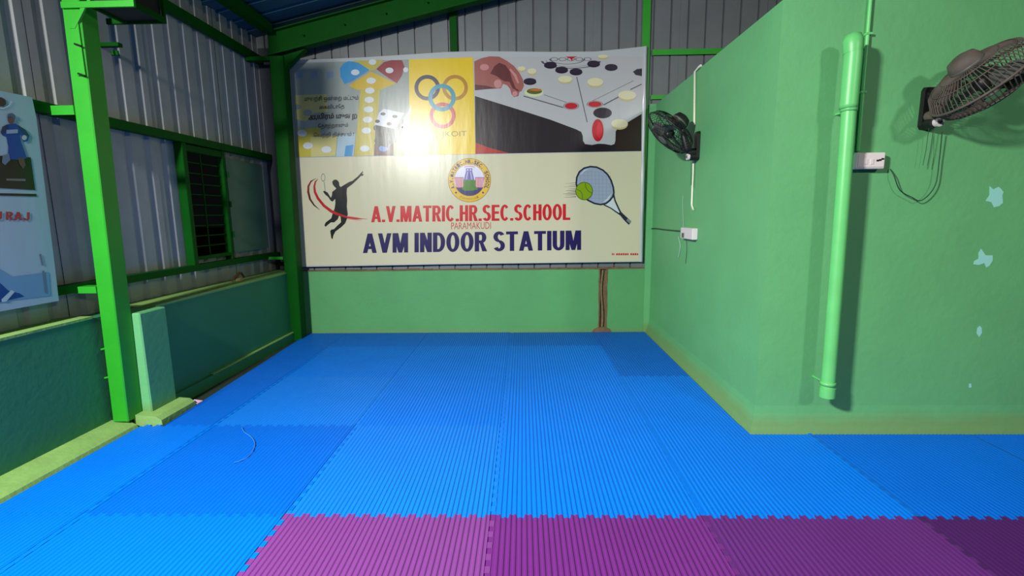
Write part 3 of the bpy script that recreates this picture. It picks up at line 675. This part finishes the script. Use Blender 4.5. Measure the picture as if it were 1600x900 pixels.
# --- badminton silhouette
p = Print(PB, 1); SIL = ink('silhouette', (16, 22, 24)); SW1 = ink('swoosh_red', (178, 22, 34)); SW2 = ink('swoosh_dark', (84, 12, 22)); SWP = ink('swoosh_pale', (208, 120, 116))
def c2(x, y): return (470+x/6.923, 255+y/6.923)
p.poly([c2(*a) for a in ((340, 200), (355, 182), (380, 176), (402, 190), (414, 210), (416, 238), (430, 258), (465, 238), (520, 204), (560, 190), (620, 140), (650, 105), (672, 86), (674, 95), (662, 112), (682, 124), (668, 136), (650, 138), (600, 188), (560, 225), (500, 270), (496, 320), (502, 400), (498, 470), (508, 550), (500, 600), (480, 650), (440, 690), (375, 738), (352, 780), (344, 822), (330, 812), (318, 735), (330, 718), (358, 714), (400, 670), (435, 640), (432, 590), (424, 566), (412, 570), (400, 605), (362, 640), (325, 640), (290, 668), (268, 688), (255, 672), (270, 640), (330, 595), (345, 540), (365, 490), (374, 430), (372, 385), (345, 415), (325, 408), (295, 365), (262, 338), (240, 305), (256, 298), (290, 318), (325, 374), (336, 350), (340, 310), (372, 285), (384, 272), (365, 255), (345, 230))], SIL, 3)
p.line([c2(*a) for a in ((185, 172), (158, 200), (146, 250), (152, 310), (185, 380), (250, 460), (330, 520), (400, 553), (490, 580), (600, 600), (720, 603))], [.5, 2.2, 3, 3.6, 4, 4.2, 4.6, 4, 3, 2, .4], SW1, 4)
p.line([c2(*a) for a in ((500, 574), (600, 588), (690, 604))], [1.2, 1.4, .3], SWP, 4); p.line([c2(*a) for a in ((500, 598), (580, 610), (660, 620))], [1.6, 1.4, .3], SWP, 4)
p.line([c2(*a) for a in ((165, 165), (110, 195), (82, 250), (80, 310), (100, 390), (145, 455), (205, 505))], [.4, 2, 3, 3.4, 3, 2.2, .4], SW2, 3); p.line([c2(*a) for a in ((140, 178), (95, 220), (76, 280), (84, 350))], [.3, 1, 1.2, .3], SW1, 4)
GRL = ink('racket_grey', (120, 128, 124)); p.ring(*c2(242, 155), 2.6, 3.3, GRL, 3, 24, 0, 2*PI, 1.9); p.line([c2(252, 200), c2(265, 300)], .9, GRL, 3)
p.done('badminton_silhouette', banner, 'black leaping badminton player silhouette with red swooshes')
# --- tennis racket
p = Print(PB, 1); INK_ = ink('racket_ink', (26, 34, 56)); STR = ink('racket_strings', (150, 162, 184)); BALL = ink('tennis_ball', (128, 160, 18)); BALLD = ink('tennis_ball_dark', (58, 88, 14)); RW = ink('racket_white', (200, 208, 214))
def c3(x, y): return (870+x/8.185, 250+y/8.185)
ol = [(248, 300), (256, 220), (290, 150), (350, 104), (430, 84), (510, 92), (590, 130), (650, 186), (694, 260), (722, 350), (730, 420), (715, 470), (680, 515), (630, 555), (560, 570), (480, 555), (400, 515), (330, 460), (265, 380)]
p.poly([c3(*a) for a in ol], STR, 3); p.line([c3(*a) for a in ol+ol[:1]], 2.6, INK_, 5)
p.line([c3(300, 190), c3(345, 140), c3(400, 112)], [.5, 2, .5], RW, 4); p.line([c3(590, 545), c3(650, 505), c3(700, 430)], [.5, 3, .5], RW, 4)
for k in range(9):
    p.line([c3(300+k*48, 130+abs(k-3)*14), c3(300+k*48, 500+k*4 if k < 7 else 480)], .25, GRL, 4)
    if k < 8: p.line([c3(290+k*6, 150+k*48), c3(690, 150+k*48+8)], .25, GRL, 4)
p.poly([c3(*a) for a in ((622, 572), (720, 482), (742, 560), (802, 668), (788, 682), (720, 630))], RW, 3)
p.line([c3(724, 430), c3(745, 520), c3(800, 640), c3(825, 690)], [2.4, 2.2, 2.4, 2.8], INK_, 5); p.line([c3(600, 572), c3(690, 615), c3(760, 665), c3(815, 700)], [2, 1.8, 2, 2.6], INK_, 5)
p.poly([c3(*a) for a in ((810, 650), (850, 690), (955, 785), (920, 830), (860, 770), (795, 690))], INK_, 6); p.poly([c3(*a) for a in ((905, 745), (955, 785), (935, 815), (890, 775))], GRL, 7)
p.ell(*c3(350, 397), 13.6, 14.2, BALLD, 6, 36); p.ell(*c3(350, 397), 12.6, 13.2, BALL, 7, 36)
p.line([c3(*a) for a in ((365, 295), (370, 345), (400, 395), (450, 425))], .9, BALLD, 8); p.line([c3(*a) for a in ((255, 375), (300, 395), (325, 440), (328, 500))], .9, BALLD, 8)
for k, (a, b_) in enumerate(((300, 110), (325, 150), (345, 90), (370, 140), (392, 110), (412, 130), (432, 80), (450, 110), (478, 100))): p.line([c3(b_, a), c3(248, a-8)], [.2, .9], INK_ if k > 3 else GRL, 3)
p.done('tennis_print', banner, 'printed tennis racket striking a green ball')
# hanging ropes at banner corners
# ------------------------------------------------------------------ poster on the left wall
PX = -1.756
def PP(u, v, layer): p_ = on_x(u, v, PX+.0006*layer); return (p_.x, p_.y, p_.z)
poster = thing('sports_poster', (PX, .4, .92), 'tall pale poster of a blue-jersey player tied to the left wall purlins', 'poster')
cr = [on_x(u, v, PX) for u, v in ((50, 152), (57, 185), (65, 250), (75, 330), (85, 410), (92, 470))]
pts = [(p_.y, p_.z) for p_ in cr]
m = MB(); m.prism([(-.45, 2.10)]+pts+[(-.45, .925)], 'x', PX-.003, PX); PBASE = ink('poster_pale', (160, 178, 190)); m.build('sheet', PBASE, poster)
p = Print(PP, 1)
p.poly([(-60, 300.5), (57, 303), (57.5, 307), (-60, 304)], BK, 2)
p.poly([(-60, 238), (-5, 243), (48, 246), (55, 297), (4, 294), (-60, 292)], ink('poster_night', (26, 18, 20)), 2)
p.poly([(10, 279), (40, 279.5), (40, 283), (10, 282)], ink('poster_smear', (110, 104, 110)), 3)
p.done('photo_panel', poster)
p = Print(PP, 1); JB = ink('jersey_blue', (28, 64, 140)); JD = ink('jersey_navy', (30, 48, 92))
p.poly([(4, 198), (12, 194), (24, 193), (32, 198), (40, 203), (46, 212), (44, 220), (38, 222), (34, 217), (35, 213), (31, 209), (33, 222), (38, 235), (42, 247), (30, 250), (22, 249), (12, 249), (13, 230), (10, 214), (4, 212), (1, 206)], JB, 4)
p.poly([(4, 198), (12, 194), (13, 203), (2, 210), (1, 206)], JD, 5); p.poly([(28, 195), (40, 203), (46, 213), (38, 211), (32, 204)], JD, 5)
p.poly([(10, 203), (28, 202), (28, 208), (10, 209)], ink('jersey_band', (150, 160, 188)), 5)
p.ell(17.5, 186, 5.5, 8, ink('poster_face', (110, 70, 74)), 5); p.poly([(11, 184), (13, 178), (19, 176.5), (24, 180), (24.5, 186), (18, 182)], ink('poster_cap', (86, 90, 122)), 6)
p.ell(38, 215, 4, 4, ink('poster_glove', (176, 186, 180)), 4); p.poly([(4, 243), (14, 240), (16, 250), (8, 258), (3, 254)], ink('poster_pad', (104, 116, 140)), 5); p.poly([(28, 247), (37, 246), (40, 258), (36, 264), (30, 256)], ink('poster_leg', (92, 70, 56)), 5)
p.done('player_picture', poster, 'printed cricketer-like player standing in a blue jersey')
p = Print(PP, 1); p.poly([(-30, 152), (2, 152), (8, 155), (10, 162), (6, 166), (-30, 166)], ink('poster_hair', (70, 42, 40)), 3); p.line([(-10, 168), (6, 169), (14, 165), (18, 158)], 1.4, ink('poster_white', (214, 222, 224)), 3); p.done('portrait_picture', poster)
p = Print(PP, 1); p.caps(poster, 'U RAJ', -8, 46.5, 331, 344, ink('poster_red', (170, 48, 52)), 3, 1.5); p.done('letter', poster)
p = Print(PP, 1); p.poly([(-60, 418), (0, 420), (20, 432), (76, 425), (79, 462), (-60, 478)], ink('poster_haze', (110, 148, 180)), 2); p.poly([(-60, 430), (0, 442), (14, 455), (30, 458), (38, 463), (0, 472), (-60, 478)], ink('poster_blue', (20, 62, 128)), 3); p.poly([(2, 468), (18, 453), (23, 456), (10, 471), (3, 472)], ink('poster_tag', (180, 196, 204)), 4)
p.line([(63, 397), (67, 415)], 3, ink('poster_small_type', (108, 116, 134)), 3); p.line([(67.5, 423), (72, 458)], 3.6, MATS['print_poster_small_type'], 3)
p.done('lower_picture', poster)

# ------------------------------------------------------------------ bracket shelf with a black box on the near column
br = thing('steel_bracket_shelf', (-1.55, 1.0, 2.60), 'bright green angle-iron bracket shelf high on the near column', 'bracket')
def bar(nm, a, b_, m_=STEEL_G): q = MB(); q.box(a, b_); q.build(nm, m_, br)
zb = 2.672
bar('front_rail', (-1.60, .935, zb), (-1.155, .951, zb+.035)); bar('back_rail', (-1.545, 1.19, zb), (-1.155, 1.205, zb+.035), STEEL_D)
bar('side_rail', (-1.17, .9511, zb), (-1.155, 1.1899, zb+.035), STEEL_D); bar('side_rail', (-1.43, .9511, zb), (-1.415, 1.1899, zb+.035), STEEL_D)
bar('upright', (-1.437, .935, zb+.0351), (-1.417, .951, zb+.50)); bar('upright', (-1.179, .935, zb+.0351), (-1.155, .951, zb+.50)); bar('upright', (-1.175, 1.19, zb+.0351), (-1.155, 1.205, zb+.50), STEEL_D)
q = MB(); q.prism([(-1.485, zb-.001), (-1.455, zb-.001), (-1.535, zb-.115), (-1.565, zb-.115)], 'y', .937, .949); q.build('brace', STEEL_G, br)
bx = thing('black_cabinet', (-1.29, 1.07, zb+.02), 'black box held in the green bracket shelf at the top left', 'speaker')
q = MB(); q.box((-1.412, .953, zb+.012), (-1.1725, 1.188, zb+.48), 0, .006); q.build('body', BLACK, bx)
q = MB(); q.box((-1.395, .9515, zb+.05), (-1.19, .9529, zb+.46)); q.build('grille', mat('speaker_cloth', (22, 22, 24), .9, 0, .1, 60), bx)
q = MB(); q.box((-1.849, 1.46, 2.63), (-1.70, 1.50, 2.655)); q.tube([(-1.755, 1.47, 2.60), (-1.752, 1.47, 2.57)], .012, 6); q.tube([(-1.725, 1.47, 2.60), (-1.72, 1.47, 2.57)], .012, 6)
o = tag(q.build('cable_clamp', STEEL_D, None, (-1.74, 1.48, 2.57)), 'small pale green clamp on the wall below the bracket shelf', 'clamp')

# ------------------------------------------------------------------ things on the right-hand block
pipe = thing('drain_pipe', (3.045, .83, .27), 'thick light green drain pipe standing off the front of the block', 'pipe')
py = .78
q = MB(); q.tube([(3.026, py, .297), (3.018, py, .9), (3.008, py, 1.6), (2.996, py, 2.20)], .038, 20, 0, False, False); q.build('shaft', PVC_G, pipe)
q = MB(); mt = Matrix.Translation((2.996, py, 1.99)); q.lathe([(.0385, 0), (.045, 0), (.046, .02), (.046, .30)], mt, 20); q.tube([(2.994, py, 2.285), (2.993, py+.002, 2.32), (2.992, py+.006, 2.35), (2.991, py+.012, 2.374), (2.991, py+.018, 2.385)], [.046, .050, .051, .044, .018], 20, 0, False, True); q.build('elbow', PVC_G, pipe)
q = MB(); q.tube([(3.026, py, .284), (3.0255, py, .345)], .0435, 20); q.build('end_cap', PVC_G, pipe)
for z in (.37, 1.985):
    q = MB(); q.box((3.016-.005, py+.037, z-.004), (3.016+.005, YF-.0005, z+.006)); q.lathe([(.0385, 0), (.0425, 0), (.0425, .022), (.0385, .022)], Matrix.Translation((3.024-.024*(z > 1), py, z-.01)), 20); q.build('clip', PVC_G, pipe)
cq = thing('conduit', (3.155, .9, 1.76), 'thin green painted conduit dropping to the switch box beside the drain pipe', 'conduit')
q = MB(); q.tube([(3.158, YF-.014, 1.772), (3.150, YF-.014, 2.2), (3.145, YF-.014, 2.624)], .011, 10); q.build('tube', PVC_G, cq)
for z in (2.10, 2.42):
    q = MB(); q.box((3.135, YF-.027, z), (3.168, YF-.0005, z+.012)); q.build('saddle', PVC_G, cq)
sb = thing('switch_box', (3.22, YF, 1.71), 'long white surface switch box below the conduit near the drain pipe', 'switch box')
a = on_y(1336, 264, YF-.055); b_ = on_y(1385, 238, YF-.055)
q = MB(); q.box((a.x, YF-.055, a.z), (b_.x, YF-.0005, b_.z), 0, .006); q.build('box', WHITE, sb)
q = MB(); q.box((a.x+.012, YF-.058, a.z+.01), (b_.x-.008, YF-.0551, b_.z-.01), 0, .001); q.build('plate', mat('switch_plate', (228, 216, 218), .35), sb)
for k in range(2): q = MB(); q.box((a.x+.05+k*.035, YF-.061, a.z+.026), (a.x+.066+k*.035, YF-.0581, a.z+.056)); q.build('switch', WHITE, sb)
q = MB(); cxs = b_.x-.035; czs = (a.z+b_.z)/2+.004
for dx, dz in ((0, .0), (.014, .006), (-.014, -.003)): q.box((cxs+dx-.006, YF-.0605, czs+dz-.006), (cxs+dx+.008, YF-.0581, czs+dz+.004))
q.build('socket', BLACK, sb)
sb2 = thing('small_switch_box', (XR, 2.5, 1.22), 'small white switch box on the block side wall right of the banner', 'switch box')
a = on_x(1063, 372, XR-.05); b_ = on_x(1082, 357, XR-.05)
q = MB(); q.box((XR-.05, b_.y, a.z), (XR-.0005, a.y, b_.z), 0, .005); q.build('box', WHITE, sb2)
q = MB(); q.box((XR-.056, a.y-.10, a.z+.01), (XR-.0501, a.y-.05, a.z+.05)); q.build('switch', FANG, sb2)
SWB = (a, b_)

# fans
def fan(loc, wallpt, axis, label, Rr, plate_n, body, knob, spin=.3, nw=44, wr=.002, gd=1.):
    ax = Vector(axis).normalized(); c = Vector(loc)
    up = Vector((0, 0, 1)); sx = up.cross(ax).normalized(); sy = ax.cross(sx)
    M = Matrix(((sx.x, sy.x, ax.x, c.x), (sx.y, sy.y, ax.y, c.y), (sx.z, sy.z, ax.z, c.z), (0, 0, 0, 1)))
    f = thing('wall_fan', wallpt, label, 'fan', 'wall fans')
    L = lambda r, a_, z: M @ Vector((r*math.cos(a_), r*math.sin(a_), z))
    q = MB(); q.tube([L(Rr, 2*PI*k/40, 0) for k in range(40)], .007, 6, 0, True); q.build('rim', body, f)
    for nm, s_ in (('front_guard', 1), ('back_guard', -1)):
        q = MB(); n = nw
        for k in range(n):
            a_ = 2*PI*k/n
            q.tube([L(.05, a_, s_*.085*gd), L(Rr*.55, a_, s_*.080*gd), L(Rr*.88, a_, s_*.05*gd), L(Rr, a_, 0)], wr, 4, 0, False, False)
        for rr, zz in ((Rr*.55, .081*gd), (Rr*.8, .061*gd)): q.tube([L(rr, 2*PI*k/32, s_*zz) for k in range(32)], .003, 4, 0, True)
        q.build(nm, body, f)
    q = MB(); q.lathe([(0, .09), (.035, .092), (.052, .086), (.052, .078), (0, .078)], M, 20); q.build('badge', FANG, f)
    for b3 in range(3):
        q = MB(); vs = []; N = 8
        for i in range(N+1):
            r = .035+(Rr*.86-.035)*i/N; t = i/N; wdt = .35+.75*math.sin(PI*min(1, t*1.05+.10))
            base = spin+b3*2*PI/3
            for jj in range(5): g = jj/4-.5; vs.append(L(r, base+g*wdt*(1.0 if r > .1 else .8), .012+g*.055*(1-.2*t)))
        fs = [(i*5+jj, i*5+jj+1, i*5+jj+6, i*5+jj+5) for i in range(N) for jj in range(4)]
        q.add(vs, fs, 0, True); ob = q.build('blade', FANG, f)
    q = MB(); q.lathe([(0, .05), (.03, .048), (.04, .03), (.04, -.02), (0, -.02)], M, 18); q.build('hub', FAND, f)
    q = MB(); q.lathe([(.03, -.07), (.066, -.075), (.076, -.09), (.076, -.13), (.062, -.165), (.03, -.178), (0, -.18)], M, 22); mo = q.build('motor_housing', body, f)
    q = MB(); q.lathe([(.0765, -.108), (.0785, -.11), (.0785, -.120), (.0765, -.122)], M, 22); q.build('band', FANG, mo)
    # bracket
    wp = Vector(wallpt); nrm = Vector(plate_n)
    tang = Vector((0, 0, 1)).cross(nrm)
    def P(t_, n_, z_): return wp+tang*t_+nrm*n_+Vector((0, 0, z_))
    q = MB(); pl = [(-.038, -.10), (-.026, -.12), (.026, -.12), (.038, -.10), (.038, .10), (.026, .12), (-.026, .12), (-.038, .10)]
    vs = [P(t_, .0008, z_) for t_, z_ in pl]+[P(t_*.9, .028, z_*.96) for t_, z_ in pl]
    q.add(vs, [(i, (i+1) % 8, 8+(i+1) % 8, 8+i) for i in range(8)]+[tuple(range(8, 16)), tuple(range(7, -1, -1))]); q.build('wall_plate', BLACK, f)
    neck = M @ Vector((0, 0, -.13)); low = P(0, .10, -.02)
    q = MB(); q.tube([P(0, .02, -.05), P(0, .07, -.05), low, low.lerp(neck, .5)+Vector((0, 0, -.01)), neck], [.030, .034, .032, .026, .024], 12); q.build('arm', body, f)
    kb = P(*knob); q = MB(); q.tube([kb, kb+nrm*.020], .027, 18); k_ = q.build('speed_knob', WHITE, f); q = MB(); q.tube([kb+nrm*.0201, kb+nrm*.024], .013, 12); q.build('knob_cap', FANG, k_)
    q = MB(); q.tube([P(0, .02, -.09), P(0, .075, -.09)], [.034, .030], 12); q.build('switch_housing', BLACK, f)
    for s_ in (-.012, .014):
        q = MB(); q.tube([P(s_, .055, -.12), P(s_+.002, .05, -.24), P(s_-.004, .048, -.33)], .0016, 5); q.build('pull_cord', WIRE, f)
    return f
fan((2.42, 2.22, 2.10), (XR, 2.19, 1.98), (-.68, .04, -.73), 'grey wall fan tilted down beside the right edge of the banner', .235, (-1, 0, 0), FAND, (0, .076, -.09))
fan((3.605, .66, 2.10), (3.535, YF, 2.01), (.70, -.06, -.70), 'dusty brown wall fan on the front of the block at the right edge', .24, (0, -1, 0), FANB, (.012, .076, -.09), .9, 64, .0028, 1.3)
# conduit drops on the block side
cw = thing('white_conduit', (XR, 2.33, 2.05), 'white conduit dropping from the block top down to the grey wall fan', 'conduit')
q = MB(); a = on_x(1092, 104, XR-.012); b_ = on_x(1086, 112, XR-.012); c_ = on_x(1085, 195, XR-.012)
q.tube([(a.x+.006, a.y-.03, a.z+.0), (a.x, a.y, a.z-.005), (b_.x, b_.y, b_.z), (c_.x, c_.y, c_.z)], .0105, 8); q.build('tube', PVC_W, cw)
cw = thing('white_conduit', (XR, 2.25, 1.45), 'short white hooked conduit hanging below the grey wall fan', 'conduit')
a = on_x(1084, 244, XR-.012); b_ = on_x(1081, 318, XR-.012); c_ = on_x(1082, 326, XR-.012)
q = MB(); q.tube([a, b_, (b_.x, b_.y-.006, b_.z-.02), (c_.x-.002, c_.y-.03, c_.z-.008)], .0095, 8); q.build('tube', PVC_W, cw)
# loose wires
def wire(name, pts, r, m_, label, cat='wire'):
    q = MB(); P_ = [Vector(p_) for p_ in pts]; sm = []
    for i in range(len(P_)-1):
        p0 = P_[max(0, i-1)]; p1 = P_[i]; p2 = P_[i+1]; p3 = P_[min(len(P_)-1, i+2)]
        for k in range(5):
            t_ = k/5; sm.append(.5*((2*p1)+(p2-p0)*t_+(2*p0-5*p1+4*p2-p3)*t_*t_+(3*p1-p0-3*p2+p3)*t_**3))
    sm.append(P_[-1]); q.tube(sm, r, 5); return tag(q.build(name, m_, None, tuple(P_[0])), label, cat)
W = lambda u, v, d=.035: on_y(u, v, YF-d)
wire('fan_cable', [W(1391, 264, .012), W(1397, 275), W(1406, 297), W(1424, 308), W(1440, 313), W(1461, 290), W(1468, 246), W(1472, 206, .045)], .0030, WIRE, 'dark cable looping from the switch box up to the dusty fan')
V = lambda u, v, d=.008: on_x(u, v, XR-d)
wire('wall_cable', [V(1010, 361), V(1020, 357), V(1040, 359), V(1062, 361)], .006, WIRE, 'dark cable running from behind the banner to the small switch box')
wire('loose_string', [V(1067, 306), V(1067, 330), V(1068, 356)], .002, WIREW, 'pale string hanging just above the small switch box', 'string')
wire('loose_wire', [V(1060, 370), V(1063, 385), V(1060, 402)], .0035, WIREW, 'pale wire end dangling below the small switch box')
wire('loose_wire', [V(1072, 373), V(1073, 390), V(1071, 412)], .002, WIRE, 'thin dark wire end dangling below the small switch box')

# ------------------------------------------------------------------ litter
G = lambda u, v, z=.004: CAM+ray(u, v)*((z-CAM.z)/ray(u, v).z)
wire('plastic_strip', [G(378, 668), G(382, 675), G(393, 683), G(398, 693), G(394, 706), G(384, 716), G(366, 723)], .0028, mat('blue_plastic_strip', (60, 132, 214), .3), 'thin curled plastic strip lying on the blue mats', 'strip')
c0 = G(303, 629, .006)
q = MB(); q.add([(c0.x-.05, c0.y-.03, .002), (c0.x+.04, c0.y-.02, .002), (c0.x+.05, c0.y+.03, .004), (c0.x-.02, c0.y+.04, .009), (c0.x-.05, c0.y-.03, .006), (c0.x+.04, c0.y-.02, .007), (c0.x+.05, c0.y+.03, .010), (c0.x-.02, c0.y+.04, .016)], [(4, 5, 6, 7), (0, 3, 2, 1), (0, 1, 5, 4), (1, 2, 6, 5), (2, 3, 7, 6), (3, 0, 4, 7)])
tag(q.build('paper_scrap', mat('pink_paper', (214, 176, 206), .8), None, (c0.x, c0.y, .002)), 'pinkish paper scrap at the left edge of the mats', 'paper')
lc = Vector((-1.72, 2.66, .787)); lt = thing('crumpled_rag', lc, 'crumpled brown scrap lying on the left wall ledge below the shutter', 'scrap')
q = MB(); q.tube([lc+Vector(v_) for v_ in ((-.02, -.10, .012), (.0, -.05, .05), (.01, .0, .075), (0, .05, .07), (.01, .08, .02))], [.010, .014, .014, .012, .008], 7); q.build('strap', mat('rag_brown', (96, 66, 40), .8), lt)
q = MB(); q.add([lc+Vector(v_) for v_ in ((0, -.06, .0), (.03, -.02, .0), (.02, .04, .0), (-.02, .02, .0), (.0, -.05, .025), (.02, -.01, .035), (.012, .03, .03), (-.01, .01, .03))], [(4, 5, 6, 7), (0, 1, 5, 4), (1, 2, 6, 5), (2, 3, 7, 6), (3, 0, 4, 7)]); q.build('wrapper', mat('rag_pale', (170, 150, 110), .8), lt)

# ------------------------------------------------------------------ floodlight bodies around the two lamps (behind the camera)
for n_, (pos, tgt, power, size, col) in enumerate(LAMPS):
    d = (Vector(tgt)-Vector(pos)).normalized(); M = (Vector(tgt)-Vector(pos)).to_track_quat('-Z', 'Y').to_matrix().to_4x4(); M.translation = Vector(pos)-d*.03
    f = thing('flood_light', tuple(M.translation), ('black floodlight high on the left side of the hall', 'black floodlight high on the right side of the hall')[n_], 'floodlight', 'hall floodlights')
    q = MB(); a, b2 = size[0]/2+.02, size[1]/2+.02
    q.add([M @ Vector(v_) for v_ in ((-a, -b2, 0), (a, -b2, 0), (a, b2, 0), (-a, b2, 0), (-a*.8, -b2*.8, .07), (a*.8, -b2*.8, .07), (a*.8, b2*.8, .07), (-a*.8, b2*.8, .07))], [(0, 1, 2, 3), (7, 6, 5, 4), (0, 4, 5, 1), (1, 5, 6, 2), (2, 6, 7, 3), (3, 7, 4, 0)])
    q.build('housing', BLACK, f)
    q = MB(); top = M @ Vector((0, 0, .07)); q.tube([top, (top.x, top.y, roof_z(top.x)-.002)], .012, 8); q.build('stem', STEEL_D, f)
